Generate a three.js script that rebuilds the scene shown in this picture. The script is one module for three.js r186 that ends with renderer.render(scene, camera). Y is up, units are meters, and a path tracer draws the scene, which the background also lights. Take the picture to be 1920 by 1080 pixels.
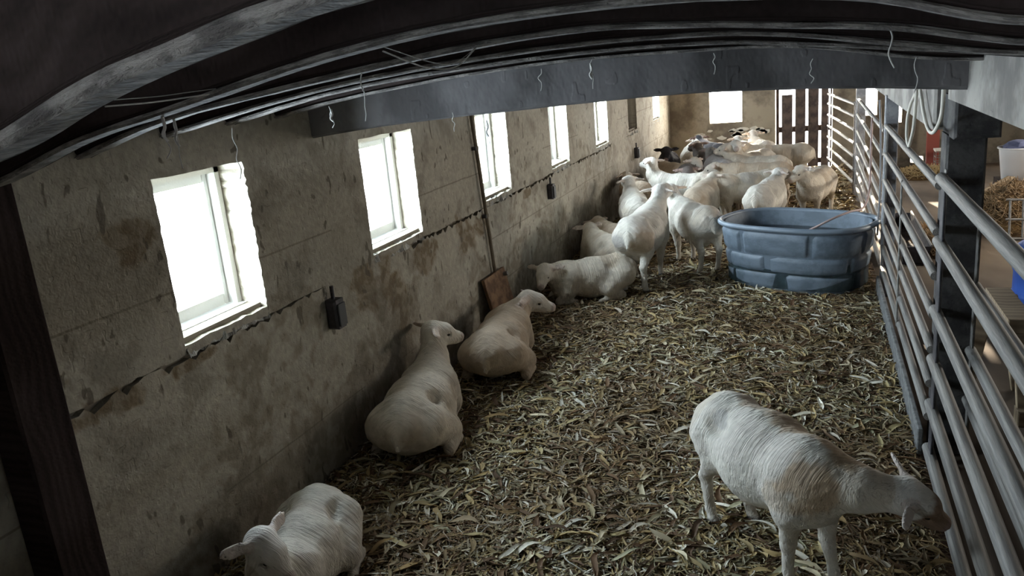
import * as THREE from 'three';
import { mergeGeometries } from 'three/addons/utils/BufferGeometryUtils.js';
import { RectAreaLightUniformsLib } from 'three/addons/lights/RectAreaLightUniformsLib.js';
RectAreaLightUniformsLib.init();

// ---------------------------------------------------------------- camera, sky, sun, exposure
const scene = new THREE.Scene();
const camera = new THREE.PerspectiveCamera(2 * Math.atan(540 / 1500) * 180 / Math.PI, 16 / 9, 0.05, 400);
camera.position.set(2.704, 2.3, 0);
camera.rotation.set(-0.2632, 0.3709, -0.0918, 'YXZ');
const renderer = new THREE.WebGLRenderer();
renderer.toneMapping = THREE.LinearToneMapping;
renderer.toneMappingExposure = 1.55;
renderer.shadowMap.enabled = true;
scene.background = new THREE.Color().setRGB(0.86, 0.93, 1.0);     // hazy white afternoon sky
scene.backgroundIntensity = 9.0;
const sun = new THREE.DirectionalLight(new THREE.Color().setRGB(1.0, 0.86, 0.66), 24);
sun.position.set(2 - 3.4, 5.2, -16 - 18); sun.target.position.set(2, 0, -14);
sun.castShadow = true;
Object.assign(sun.shadow.camera, { left: -14, right: 14, top: 14, bottom: -14, near: 0.5, far: 60 });
scene.add(sun, sun.target);
const SKY_COOL = new THREE.Color().setRGB(0.70, 0.87, 1.0), SKY_WARM = new THREE.Color().setRGB(1.0, 0.92, 0.80);
function daylight(x, y, z, tx, ty, tz, w, h, power, col = SKY_COOL) {   // the sky seen through one opening
  const l = new THREE.RectAreaLight(col, power, w, h);
  l.position.set(x, y, z); l.lookAt(tx, ty, tz); scene.add(l); return l;
}

// ---------------------------------------------------------------- small helpers
let seed = 20180301;
const rnd = () => { seed = (seed + 0x6D2B79F5) | 0; let t = Math.imul(seed ^ (seed >>> 15), 1 | seed); t = (t + Math.imul(t ^ (t >>> 7), 61 | t)) ^ t; return ((t ^ (t >>> 14)) >>> 0) / 4294967296; };
const rr = (a, b) => a + (b - a) * rnd();
const V = (x, y, z) => new THREE.Vector3(x, y, z);
const lerp = (a, b, t) => a + (b - a) * t, clamp = (v, a = 0, b = 1) => Math.min(b, Math.max(a, v));
const smooth = (a, b, x) => { const t = clamp((x - a) / (b - a)); return t * t * (3 - 2 * t); };
function hash3(x, y, z) { let h = Math.imul(x, 374761393) ^ Math.imul(y, 668265263) ^ Math.imul(z, 2147483647 - 1013); h = Math.imul(h ^ (h >>> 13), 1274126177); return ((h ^ (h >>> 16)) >>> 0) / 4294967296; }
function noise(x, y, z = 0) {
  const X = Math.floor(x), Y = Math.floor(y), Z = Math.floor(z); let u = x - X, v = y - Y, w = z - Z;
  u = u * u * (3 - 2 * u); v = v * v * (3 - 2 * v); w = w * w * (3 - 2 * w);
  const a = lerp(lerp(hash3(X, Y, Z), hash3(X + 1, Y, Z), u), lerp(hash3(X, Y + 1, Z), hash3(X + 1, Y + 1, Z), u), v);
  if (w === 0) return a;
  return lerp(a, lerp(lerp(hash3(X, Y, Z + 1), hash3(X + 1, Y, Z + 1), u), lerp(hash3(X, Y + 1, Z + 1), hash3(X + 1, Y + 1, Z + 1), u), v), w);
}
function fbm(x, y, z = 0, n = 4) { let s = 0, a = 0.5, t = 0; for (let i = 0; i < n; i++) { s += a * noise(x, y, z + i * 7.3); t += a; a *= 0.5; x *= 2.03; y *= 2.03; z *= 2.03; } return s / t; }
const names = {};
const numbered = (n) => { names[n] = (names[n] ?? -1) + 1; return names[n] ? `${n}_${String(names[n]).padStart(3, '0')}` : n; };
function part(name, geo, mat, parent) { const m = new THREE.Mesh(geo, mat); m.name = name; m.castShadow = m.receiveShadow = true; parent.add(m); return m; }
function thing(name, label, category, group, pos = [0, 0, 0], turn = 0) {
  const o = new THREE.Group(); o.name = numbered(name); o.position.set(...pos); o.rotation.y = turn;
  o.userData = { label, category }; if (group) o.userData.group = group; scene.add(o); return o;
}
function solo(name, label, category, geo, mat, pos = [0, 0, 0], turn = 0, group) {
  const o = part(numbered(name), geo, mat, scene); o.position.set(...pos); o.rotation.y = turn; o.userData = { label, category }; if (group) o.userData.group = group; return o;
}
function structGroup(name, label, category) { const o = new THREE.Group(); o.name = name; o.userData = { kind: 'structure', label, category }; scene.add(o); return o; }
function structMesh(name, label, category, geo, mat) { const o = part(name, geo, mat, scene); o.userData = { kind: 'structure', label, category }; return o; }
function box(w, h, d, x = 0, y = 0, z = 0, b = 0.006) {          // box with chamfered edges
  const s = new THREE.Shape(), hw = w / 2 - b, hh = h / 2 - b; s.moveTo(-hw, -hh); s.lineTo(hw, -hh); s.lineTo(hw, hh); s.lineTo(-hw, hh); s.closePath();
  const g = new THREE.ExtrudeGeometry(s, { depth: Math.max(d - 2 * b, 1e-4), bevelEnabled: true, bevelThickness: b, bevelSize: b, bevelSegments: 1 });
  g.translate(x, y, z - (d - 2 * b) / 2); return g;
}
function tube(pts, r, seg = 24, rad = 8, closed = false) { return new THREE.TubeGeometry(new THREE.CatmullRomCurve3(pts.map((p) => V(...p)), closed), seg, r, rad, closed); }
function rod(a, b, r, rad = 12, r2 = r) {
  const A = V(...a), B = V(...b), d = B.clone().sub(A), g = new THREE.CylinderGeometry(r2, r, d.length(), rad, 1);
  g.applyQuaternion(new THREE.Quaternion().setFromUnitVectors(V(0, 1, 0), d.normalize())); g.translate((A.x + B.x) / 2, (A.y + B.y) / 2, (A.z + B.z) / 2); return g;
}
function tex(w, h, fn, srgb = true) {                             // fn(u, v) -> [r, g, b] 0..1
  const d = new Uint8Array(w * h * 4);
  for (let j = 0; j < h; j++) for (let i = 0; i < w; i++) { const c = fn((i + 0.5) / w, (j + 0.5) / h), k = (j * w + i) * 4; d[k] = clamp(c[0]) * 255; d[k + 1] = clamp(c[1]) * 255; d[k + 2] = clamp(c[2]) * 255; d[k + 3] = 255; }
  const t = new THREE.DataTexture(d, w, h); t.magFilter = t.minFilter = THREE.LinearFilter; t.wrapS = t.wrapT = THREE.RepeatWrapping; if (srgb) t.colorSpace = THREE.SRGBColorSpace; t.needsUpdate = true; return t;
}
const mix3 = (a, b, t) => [lerp(a[0], b[0], t), lerp(a[1], b[1], t), lerp(a[2], b[2], t)];
const withRepeat = (t, sx, sy, ox = 0, oy = 0) => { const c = t.clone(); c.repeat.set(sx, sy); c.offset.set(ox, oy); c.needsUpdate = true; return c; };

// ---------------------------------------------------------------- materials
// tiling relief for concrete (1 m tile), periodic noise
const pn = (u, v, n, s) => { const x = u * n, y = v * n, X = Math.floor(x), Y = Math.floor(y); let a = x - X, b = y - Y; a = a * a * (3 - 2 * a); b = b * b * (3 - 2 * b); const h = (i, j) => hash3(((i % n) + n) % n, ((j % n) + n) % n, s); return lerp(lerp(h(X, Y), h(X + 1, Y), a), lerp(h(X, Y + 1), h(X + 1, Y + 1), a), b); };
const reliefTex = tex(512, 512, (u, v) => { const a = 0.35 * pn(u, v, 8, 1) + 0.3 * pn(u, v, 24, 2) + 0.2 * pn(u, v, 64, 3) + 0.15 * pn(u, v, 160, 4); const pit = pn(u, v, 40, 5) > 0.86 ? 0.25 : 0; const t = clamp(a - pit); return [t, t, t]; }, false);
const grainTex = tex(512, 512, (u, v) => { const a = 0.5 * pn(u, v, 6, 11) + 0.5 * (0.5 + 0.5 * Math.sin(40 * v + 9 * pn(u, v, 4, 12) + 3 * pn(u, v, 12, 13))); const t = clamp(0.25 + 0.5 * a + 0.25 * pn(u, v, 128, 14)); return [t, t, t]; }, false);
function plain(r, g, b, rough = 0.9, o = {}) { return new THREE.MeshStandardMaterial({ color: new THREE.Color().setRGB(r, g, b), roughness: rough, ...o }); }
function mottled(c1, c2, rough, scale, bumpScale = 0.004, w = 256) {  // two colours broken up by coarse and fine noise
  const t = tex(w, w, (u, v) => { const n = 0.45 * pn(u, v, 5, 21) + 0.3 * pn(u, v, 15, 22) + 0.15 * pn(u, v, 45, 23) + 0.1 * pn(u, v, 120, 24); return mix3(c1, c2, smooth(0.3, 0.7, n)); });
  t.repeat.set(scale, scale);
  return new THREE.MeshStandardMaterial({ map: t, roughness: rough, bumpMap: withRepeat(reliefTex, scale, scale), bumpScale });
}
const M = {
  woodDark: (() => { const t = tex(256, 256, (u, v) => { const n = 0.5 * pn(u, v, 4, 31) + 0.3 * (0.5 + 0.5 * Math.sin(60 * v + 8 * pn(u, v, 5, 32))) + 0.2 * pn(u, v, 90, 33); return mix3([0.14, 0.115, 0.11], [0.29, 0.25, 0.24], n); }); t.repeat.set(1, 3); return new THREE.MeshPhysicalMaterial({ map: t, roughness: 1, specularIntensity: 0.15, bumpMap: grainTex, bumpScale: 0.004 }); })(),
  woodPale: (() => { const t = tex(256, 256, (u, v) => { const n = 0.5 * pn(u, v, 4, 41) + 0.4 * (0.5 + 0.5 * Math.sin(50 * v + 8 * pn(u, v, 5, 42))) + 0.1 * pn(u, v, 90, 43); return mix3([0.46, 0.39, 0.31], [0.70, 0.62, 0.50], n); }); t.repeat.set(1, 2); return new THREE.MeshStandardMaterial({ map: t, roughness: 0.85, bumpMap: grainTex, bumpScale: 0.002 }); })(),
  lit_edge: mottled([0.37, 0.35, 0.34], [0.60, 0.58, 0.56], 0.95, 2, 0.006),  // worn joist underside, with the light on it put into the paler colour
  frameWood: plain(0.55, 0.54, 0.50, 0.8, { bumpMap: grainTex, bumpScale: 0.002 }),
  beam: mottled([0.31, 0.30, 0.30], [0.44, 0.43, 0.43], 0.9, 0.6, 0.006),
  girder: mottled([0.44, 0.42, 0.40], [0.62, 0.60, 0.57], 0.9, 0.6, 0.006),
  steel: mottled([0.40, 0.385, 0.37], [0.56, 0.545, 0.52], 0.6, 2, 0.001),
  steelDark: mottled([0.16, 0.15, 0.16], [0.30, 0.28, 0.29], 0.6, 2, 0.001),
  dirt: mottled([0.30, 0.25, 0.20], [0.47, 0.41, 0.34], 1, 0.8, 0.02),
  farWall: mottled([0.40, 0.36, 0.31], [0.58, 0.54, 0.47], 0.95, 0.35, 0.01),
  cord: plain(0.62, 0.58, 0.50, 0.7),
  web: plain(0.55, 0.53, 0.50, 1),
  black: plain(0.03, 0.03, 0.032, 0.5),
  snow: plain(0.75, 0.77, 0.8, 1),
  blue: plain(0.04, 0.10, 0.42, 0.4),
  glass: new THREE.MeshPhysicalMaterial({ color: 0xffffff, roughness: 0.05, transmission: 1, thickness: 0, ior: 1.5 }),
};

// ---------------------------------------------------------------- the left wall: two concrete lifts with a crumbled joint, seven deep window openings
const WALL_T = 0.32, LIFT = 1.17;
const windowsZ = [[-2.74, -3.36], [-4.50, -5.24], [-6.44, -7.19], [-8.52, -9.23], [-10.53, -11.25], [-12.62, -13.28], [-14.76, -15.45], [1.30, 0.58]];
const WIN_Y0 = 1.18, WIN_TOP = [1.985, 1.97, 2.02, 2.02, 2.02, 2.02, 2.02, 2.0];
const stains = [[5.26, 1.03, 0.20, 0.14], [6.12, 1.00, 0.28, 0.13], [5.9, 1.12, 0.12, 0.1], [4.62, 0.98, 0.16, 0.2], [4.35, 1.02, 0.2, 0.2], [4.8, 0.82, 0.13, 0.24], [2.3, 1.12, 0.35, 0.06], [2.75, 1.13, 0.2, 0.04], [7.6, 1.1, 0.12, 0.05], [6.4, 1.05, 0.1, 0.1], [2.55, 1.75, 0.16, 0.1]];
function wallColor(X, y) {
  const wx = X + 0.25 * (fbm(X * 1.7, y * 1.7, 11, 3) - 0.5), wy = y + 0.25 * (fbm(X * 1.7 + 9, y * 1.7, 12, 3) - 0.5), rx = 0.8 * wx - 0.6 * wy, ry = 0.6 * wx + 0.8 * wy;
  const n1 = fbm(rx * 1.1, ry * 1.1, 3, 5), n2 = fbm(rx * 5 + 3, ry * 5, 9, 4), fine = fbm(rx * 40, ry * 40, 5, 3);
  let c = mix3([0.54, 0.51, 0.455], [0.74, 0.715, 0.655], clamp(0.1 + 0.9 * n1));
  c = mix3(c, [0.64, 0.64, 0.61], 0.5 * smooth(0.5, 0.75, fbm(rx * 0.8 + 5, ry * 0.8, 1, 4)));
  c = mix3(c, [0.44, 0.41, 0.36], 0.45 * smooth(0.52, 0.75, n2));
  const k = 0.9 + 0.2 * fine; c = c.map((v) => v * k);
  // board marks of the form work
  for (const b of [0.42, 0.86, 1.48]) { const d = Math.abs(y - b - 0.014 * (fbm(X * 1.4, b * 9, 0, 3) - 0.5)); if (d < 0.005 && fbm(X * 0.9, b * 13, 0, 2) > 0.5) c = mix3(c, [0.40, 0.37, 0.32], 0.5); }
  // brown washed out patches below the lift joint
  for (const [sx, sy, qx, qy] of stains) { const d = Math.hypot((X - sx) / qx, (y - sy) / qy) + 1.5 * (fbm(rx * 12, ry * 12, 2, 4) - 0.5); if (d < 1) c = mix3(c, mix3([0.46, 0.38, 0.27], [0.33, 0.27, 0.19], fine), 0.7 * smooth(1, 0.6, d) * (0.45 + 0.55 * smooth(0.38, 0.58, fbm(rx * 26, ry * 26, 7, 3)))); }
  // small chips and short drips
  const chip = fbm(wx * 21, wy * 11, 8, 3); if (chip > 0.735) c = mix3(c, [0.34, 0.31, 0.265], 0.7 * smooth(0.735, 0.78, chip));
  // splashed dirt plus painted shade on the foot of the wall, in blots with their own outline
  const muckShade = fbm(rx * 2.6, ry * 2.6, 4, 5) + 0.5 * (fbm(rx * 15, ry * 15, 6, 3) - 0.5) - 0.36 * y;
  c = mix3(c, mix3([0.42, 0.375, 0.30], [0.33, 0.29, 0.235], fine), 0.5 * smooth(0.18, 0.40, muckShade) * (0.5 + 0.5 * smooth(0.36, 0.6, fbm(rx * 22, ry * 22, 13, 3))));
  return c;
}
function rag(x, k, a) { return a * (fbm(x * 9 + k * 31, k * 7, 0, 4) - 0.5) * 2; }
const wallLeft = structGroup('wall_left', 'stained poured concrete wall with a row of tall deep windows', 'wall');
for (const [a, b, tw, th] of [[-2.2, 1.6, 512, 512], [1.6, 6.0, 2048, 1024], [6.0, 16.9, 2048, 512]]) {
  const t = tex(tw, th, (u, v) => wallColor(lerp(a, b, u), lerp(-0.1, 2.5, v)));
  t.wrapS = t.wrapT = THREE.ClampToEdgeWrapping; t.repeat.set(1 / (b - a), 1 / 2.6); t.offset.set(-a / (b - a), 0.1 / 2.6);
  const mat = new THREE.MeshStandardMaterial({ map: t, roughness: 0.95, bumpMap: withRepeat(reliefTex, 1, 1), bumpScale: 0.007 });
  for (const upper of [false, true]) {
    const s = new THREE.Shape(), n = Math.round((b - a) / 0.035);
    const edge = (i) => { const x = lerp(a, b, i / n); const open = smooth(0.47, 0.62, fbm(x * 1.1, 3.3, 0, 3)); return [x, LIFT + rag(x * 0.4, 1, 0.012) + (upper ? open * Math.max(0, rag(x * 5, 3, 0.018)) : -open * Math.max(0, 0.02 + rag(x * 4, 2, 0.05)))]; };
    if (upper) { s.moveTo(a, 2.5); for (let i = 0; i <= n; i++) s.lineTo(...edge(i)); s.lineTo(b, 2.5); } else { s.moveTo(a, -0.1); s.lineTo(b, -0.1); for (let i = n; i >= 0; i--) s.lineTo(...edge(i)); }
    s.closePath();
    if (upper) windowsZ.forEach(([zl, zr], w) => {
      const L = -zl, R = -zr; if (L < a || L > b) return;
      const h = new THREE.Path(), y0 = WIN_Y0 + 0.035, y1 = WIN_TOP[w], pts = [];
      for (let i = 0; i <= 26; i++) pts.push([L + rag(i * 0.13, w + 10, 0.007), lerp(y0, y1, i / 26)]);
      for (let i = 0; i <= 14; i++) pts.push([lerp(L, R, i / 14), y1 + rag(i * 0.04, w + 20, 0.006)]);
      for (let i = 0; i <= 40; i++) pts.push([R + rag(i * 0.13, w + 30, 0.014), lerp(y1, y0, i / 40)]);
      for (let i = 1; i < 14; i++) pts.push([lerp(R, L, i / 14), y0 + rag(i * 0.14, w + 40, 0.014)]);
      pts.forEach((p, i) => (i ? h.lineTo(...p) : h.moveTo(...p))); h.closePath(); s.holes.push(h);
    });
    const g = new THREE.ExtrudeGeometry(s, { depth: WALL_T, bevelEnabled: false, steps: 1 });
    const m = part('concrete_lift', g, mat, wallLeft); m.rotation.y = Math.PI / 2; m.position.x = -WALL_T;
  }
}
part('joint_core', box(WALL_T - 0.03, 0.14, 19, -WALL_T / 2 - 0.02, LIFT, -7.3), plain(0.20, 0.17, 0.13, 1), wallLeft);
// windows: wooden frame, sash, pane, crumbled sill
const sillMat = mottled([0.50, 0.49, 0.47], [0.80, 0.80, 0.78], 1, 3, 0.02);
windowsZ.forEach(([zl, zr], w) => {
  const W = zl - zr, zc = (zl + zr) / 2, y0 = WIN_Y0, y1 = WIN_TOP[w], H = y1 - y0, yc = (y0 + y1) / 2;
  const g = structGroup(`window_${w + 1}`, w === 5 ? 'dark boarded-up window opening near the far end of the left wall' : `deep bright window in the left wall, the ${['nearest in the picture', 'second nearest', 'third, beside the conduit pipe', 'fourth from the near end', 'fifth from the near end', '', 'farthest, by the corner', 'one behind the camera'][w]}`, 'window');
  const X = -0.20;
  const f = 0.045;
  part('jamb', box(0.09, H, f, X, yc, zl - f / 2), M.frameWood, g); part('jamb', box(0.09, H, f, X, yc, zr + f / 2), M.frameWood, g);
  part('head', box(0.09, f, W, X, y1 - f / 2, zc), M.frameWood, g); part('sill_board', box(0.12, 0.03, W, X + 0.02, y0 + 0.05, zc), M.frameWood, g);
  if (w === 5) { for (let i = 0; i < 4; i++) part('board', box(0.025, H - 0.06, W / 4 - 0.006, X, yc, zl - (i + 0.5) * W / 4), mottled([0.20, 0.185, 0.16], [0.33, 0.30, 0.27], 0.9, 2), g); }
  else {
    const s = 0.035, a = zl - f, b = zr + f, c0 = y0 + 0.07, c1 = y1 - f;
    part('sash_stile', box(0.035, c1 - c0, s, X - 0.02, (c0 + c1) / 2, a - s / 2), M.frameWood, g); part('sash_stile', box(0.035, c1 - c0, s, X - 0.02, (c0 + c1) / 2, b + s / 2), M.frameWood, g);
    part('sash_rail', box(0.035, 0.06, a - b - 2 * s, X - 0.02, c0 + 0.03, zc), M.frameWood, g); part('sash_rail', box(0.035, 0.045, a - b - 2 * s, X - 0.02, c1 - 0.022, zc), M.frameWood, g);
    part('pane', new THREE.BoxGeometry(0.004, c1 - c0 - 0.1, a - b - 2 * s).translate(X - 0.02, (c0 + c1) / 2 + 0.01, zc), M.glass, g);
    daylight(X - 0.05, yc, zc, 5, yc, zc, W - 0.12, H - 0.1, 36);
  }
  // crumbling ledge
  const nu = 26, nv = 10, p = [], id = [];
  for (let j = 0; j <= nv; j++) for (let i = 0; i <= nu; i++) { const z = lerp(zl, zr, i / nu), d = j / nv; const out = 0.004 + rag(z * 3, 5 + w, 0.035); const x = lerp(X + 0.05, Math.max(out, -0.03), d); const y = y0 + 0.045 * (1 - d * d * 0.6) + 0.05 * (fbm(z * 30, d * 9, w, 4) - 0.5) - (j === nv ? 0.04 : 0); p.push(x, y, z); }
  for (let j = 0; j < nv; j++) for (let i = 0; i < nu; i++) { const a = j * (nu + 1) + i; id.push(a, a + nu + 1, a + 1, a + 1, a + nu + 1, a + nu + 2); }
  const lg = new THREE.BufferGeometry(); lg.setAttribute('position', new THREE.Float32BufferAttribute(p, 3)); lg.setAttribute('uv', new THREE.Float32BufferAttribute(p.filter((_, i) => i % 3 !== 1), 2)); lg.setIndex(id); lg.computeVertexNormals();
  part('crumbled_ledge', lg, sillMat, g);
});

// ---------------------------------------------------------------- the other walls, floor, ceiling, ground outside
const FAR = -16.6, RIGHT = 7.0, BACK = 1.9;
function wallShape(x0, x1, y0, y1, holes, t, mat, parent, name) {
  const s = new THREE.Shape(); s.moveTo(x0, y0); s.lineTo(x1, y0); s.lineTo(x1, y1); s.lineTo(x0, y1); s.closePath();
  for (const [a, b, c, d] of holes) { const h = new THREE.Path(); h.moveTo(a, c); h.lineTo(a, d); h.lineTo(b, d); h.lineTo(b, c); h.closePath(); s.holes.push(h); }
  return part(name, new THREE.ExtrudeGeometry(s, { depth: t, bevelEnabled: false }), mat, parent);
}
const wallFar = structGroup('wall_far', 'plastered far wall with a small bright window above the flock', 'wall');
const farHoles = [[0.79, 1.41, 0.95, 1.62], [2.03, 3.06, -0.08, 1.75], [3.61, 3.83, 0.92, 1.42], [4.05, 4.25, 0.76, 1.2], [5.85, 6.4, 0.72, 1.02], [4.42, 4.64, 0.0, 0.12]];  // the last, low hole is added to let sun onto the alley straw
{ const m = wallShape(-0.3, RIGHT + 0.3, -0.1, 2.5, farHoles, 0.25, M.farWall, wallFar, 'plaster'); m.position.z = FAR - 0.25; }
// flaked plaster course low on the far wall
{ const flake = plain(0.52, 0.49, 0.42, 1); for (let i = 0; i < 22; i++) { const x = rr(0.35, 1.95), y = rr(0.52, 0.82), r = rr(0.03, 0.09), s = new THREE.Shape(); for (let k = 0; k < 9; k++) { const a = k / 9 * 6.283, q = r * rr(0.6, 1.2); k ? s.lineTo(Math.cos(a) * q * 1.5, Math.sin(a) * q * 0.6) : s.moveTo(Math.cos(a) * q * 1.5, Math.sin(a) * q * 0.6); } const m = part('plaster_flake', new THREE.ExtrudeGeometry(s, { depth: 0.012, bevelEnabled: false }), flake, wallFar); m.position.set(x, y, FAR); } }
daylight(1.10, 1.28, FAR - 0.1, 1.1, 1.28, 0, 0.58, 0.6, 60, SKY_WARM);
daylight(2.55, 0.9, FAR - 0.3, 2.55, 0.9, 0, 0.95, 1.5, 45, SKY_WARM);
daylight(3.72, 1.17, FAR - 0.1, 3.72, 1.17, 0, 0.2, 0.46, 26, SKY_WARM);
daylight(4.15, 0.98, FAR - 0.1, 4.15, 0.98, 0, 0.18, 0.4, 26, SKY_WARM);
daylight(6.12, 0.87, FAR - 0.1, 6.12, 0.87, 0, 0.5, 0.28, 26, SKY_WARM);
// slatted door closing the opening behind the flock
const slat = thing('slatted_door', 'dark plank door with bright gaps between its boards in the far wall', 'door', null, [0, 0, FAR - 0.06]);
slat.name = 'slatted_door';
{ const xs = [2.115, 2.365, 2.60, 2.84, 3.055]; let x = 2.03; const m = mottled([0.25, 0.21, 0.20], [0.36, 0.31, 0.28], 0.9, 2, 0.003); const edges = [[2.04, 2.10], [2.145, 2.345], [2.39, 2.58], [2.625, 2.815], [2.86, 2.985], [3.02, 3.05]];
  edges.forEach(([a, b], i) => { const top = i === 1 ? 1.40 : 1.6; part('board', box(b - a, top - 0.0, 0.03, (a + b) / 2, top / 2, 0), m, slat); });
  part('batten', box(1.0, 0.11, 0.035, 2.55, 0.74, -0.034), m, slat); part('batten', box(1.0, 0.1, 0.035, 2.55, 0.12, -0.034), m, slat); part('batten', box(1.0, 0.08, 0.035, 2.55, 1.56, -0.034), m, slat); }
const wallRight = structGroup('wall_right', 'plain wall on the far side of the alley', 'wall');
{ const m = wallShape(-BACK, -FAR + 0.3, -0.1, 2.5, [[9.2, 9.9, 1.2, 1.95], [12.2, 12.9, 1.2, 1.95]], 0.25, M.farWall, wallRight, 'plaster'); m.rotation.y = Math.PI / 2; m.position.x = RIGHT; }
daylight(RIGHT + 0.1, 1.57, -9.55, 0, 1.57, -9.55, 0.66, 0.7, 45, SKY_WARM); daylight(RIGHT + 0.1, 1.57, -12.55, 0, 1.57, -12.55, 0.66, 0.7, 45, SKY_WARM);
const wallBack = structGroup('wall_back', 'plain wall behind the camera', 'wall');
{ const m = wallShape(-0.3, RIGHT + 0.3, -0.1, 2.6, [], 0.25, M.farWall, wallBack, 'plaster'); m.position.z = BACK; }
structMesh('floor', 'concrete barn floor under the bedding and the alley', 'floor', new THREE.BoxGeometry(RIGHT + 0.6, 0.2, BACK - FAR + 0.5).translate(RIGHT / 2, -0.16, (BACK + FAR) / 2), M.dirt);
structMesh('ceiling', 'dark loft floor boards above the joists', 'ceiling', new THREE.BoxGeometry(RIGHT + 0.9, 0.12, BACK - FAR + 0.8).translate(RIGHT / 2, 2.74, (BACK + FAR) / 2), M.woodDark);
{ const g = structMesh('ground', 'snowy yard outside the barn', 'ground', new THREE.BoxGeometry(160, 0.1, 160).translate(0, -0.32, -8), M.snow); }

// ---------------------------------------------------------------- beam, joists, girder, posts
function sweptBar(pts, w, h) {                                    // rectangular bar along x; pts = [x, yBottom, yTop?]; w along z
  const P = new THREE.CatmullRomCurve3(pts.map(([x, y]) => V(x, y, 0))), n = 48, pos = [], uv = [], id = [], b = Math.min(0.012, w / 6);
  const ring = [[-w / 2 + b, 0], [w / 2 - b, 0], [w / 2, b], [w / 2, h - b], [w / 2 - b, h], [-w / 2 + b, h], [-w / 2, h - b], [-w / 2, b]], m = ring.length;
  for (let i = 0; i <= n; i++) { const p = P.getPoint(i / n); for (let k = 0; k <= m; k++) { const [z, y] = ring[k % m]; const e = 0.006 * (fbm(p.x * 7 + k * 3, k * 5, pts[0][1] * 9, 3) - 0.5); pos.push(p.x, p.y + y + e, z + e); uv.push(p.x, k / m * (2 * w + 2 * h)); } }
  for (let i = 0; i < n; i++) for (let k = 0; k < m; k++) { const a = i * (m + 1) + k, c = a + m + 1; id.push(a, a + 1, c, a + 1, c + 1, c); }
  const cap = (i, f) => { for (let k = 1; k < m - 1; k++) f ? id.push(i, i + k, i + k + 1) : id.push(i, i + k + 1, i + k); };
  cap(0, false); cap(n * (m + 1), true);
  const g = new THREE.BufferGeometry(); g.setAttribute('position', new THREE.Float32BufferAttribute(pos, 3)); g.setAttribute('uv', new THREE.Float32BufferAttribute(uv, 2)); g.setIndex(id);
  const q = g.toNonIndexed(); q.computeVertexNormals(); return q;
}
// bowed joists: distance from the camera, [x, y of the lower edge]
const joists = [
  [-1.30, 0.10, 0.036, [[-0.1, 2.12], [0.5, 2.14], [1.0, 2.215], [1.35, 2.326], [1.69, 2.40], [1.92, 2.44], [2.4, 2.48], [3.0, 2.47], [3.7, 2.42], [7.0, 2.36]], 'nearest and widest, crossing the top left corner'],
  [-1.90, 0.075, 0.017, [[-0.1, 2.05], [0.2, 2.09], [0.6, 2.205], [0.98, 2.275], [1.54, 2.376], [1.95, 2.414], [2.44, 2.414], [2.8, 2.376], [3.08, 2.30], [3.6, 2.27], [7.0, 2.2]], 'second from the camera'],
  [-2.42, 0.075, 0.017, [[-0.1, 2.09], [0.43, 2.228], [1.0, 2.305], [1.7, 2.378], [2.1, 2.393], [2.37, 2.375], [2.61, 2.35], [2.9, 2.315], [3.2, 2.25], [3.6, 2.21], [7.0, 2.15]], 'third from the camera'],
  [-2.88, 0.07, 0.016, [[-0.1, 2.13], [0.17, 2.185], [0.9, 2.298], [1.7, 2.358], [2.3, 2.358], [2.62, 2.33], [2.95, 2.27], [3.3, 2.21], [3.6, 2.19], [7.0, 2.15]], 'fourth from the camera'],
  [-3.32, 0.07, 0.016, [[-0.1, 2.15], [0.65, 2.275], [1.55, 2.335], [2.25, 2.335], [2.6, 2.305], [3.1, 2.235], [3.5, 2.19], [7.0, 2.15]], 'fifth from the camera'],
  [-3.72, 0.07, 0.015, [[-0.1, 2.15], [0.4, 2.23], [1.4, 2.312], [2.2, 2.312], [2.67, 2.285], [3.15, 2.195], [3.5, 2.17], [7.0, 2.15]], 'sixth, just in front of the concrete beam']];
for (const [z, w, lit_edge, pts, which] of joists) {
  const o = thing('ceiling_joist', `old wooden ceiling joist, the ${which}`, 'joist', 'ceiling joists', [0, 0, z]);
  part('timber', sweptBar(pts.map(([x, y]) => [x, y + lit_edge]), w, 0.24), M.woodDark, o);
  part('lit_edge', sweptBar(pts, w + 0.012, lit_edge), M.lit_edge, o).userData.label = 'added pale strip, the worn joist underside with its light painted in';  // strip added so the lower edge reads as lit, worn wood
}
const beamPts = [[-0.12, 2.02], [0.41, 2.065], [1.36, 2.105], [2.24, 2.12], [2.8, 2.095], [3.4, 2.045]];
solo('concrete_beam', 'grey concrete cross beam spanning from the left wall to the post', 'beam', sweptBar(beamPts, 0.26, 0.22), M.beam, [0, 0, -4.13]);
const gird = thing('concrete_girder', 'pale concrete girder running lengthwise above the fence line', 'girder');
{ const near = box(0.24, 0.22, 6.5, 3.45, 2.09, -4.55 + 3.25, 0.015), far = box(0.24, 0.42, 11.55, 3.45, 1.99, -5.02 - 5.775, 0.015); part('near_span', near, M.girder, gird); const f = part('far_span', far, M.girder, gird); }
const post = thing('concrete_post', 'dark square concrete post with a wide capital behind the fence', 'post', null, [3.46, 0, -4.86]);
part('shaft', box(0.19, 1.84, 0.2, 0, 0.86, 0, 0.012), mottled([0.20, 0.19, 0.19], [0.32, 0.31, 0.30], 0.9, 1.5), post);
part('capital', box(0.21, 0.21, 0.40, 0.02, 1.875, 0.06, 0.012), mottled([0.20, 0.19, 0.19], [0.32, 0.31, 0.30], 0.9, 1.5), post);
{ const p = thing('timber_post', 'dark timber post standing against the left wall in the near corner', 'post', null, [0.075, 0, -1.88]); part('shaft', box(0.15, 2.3, 0.2, 0, 1.1, 0, 0.01), M.woodDark, p); }
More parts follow.
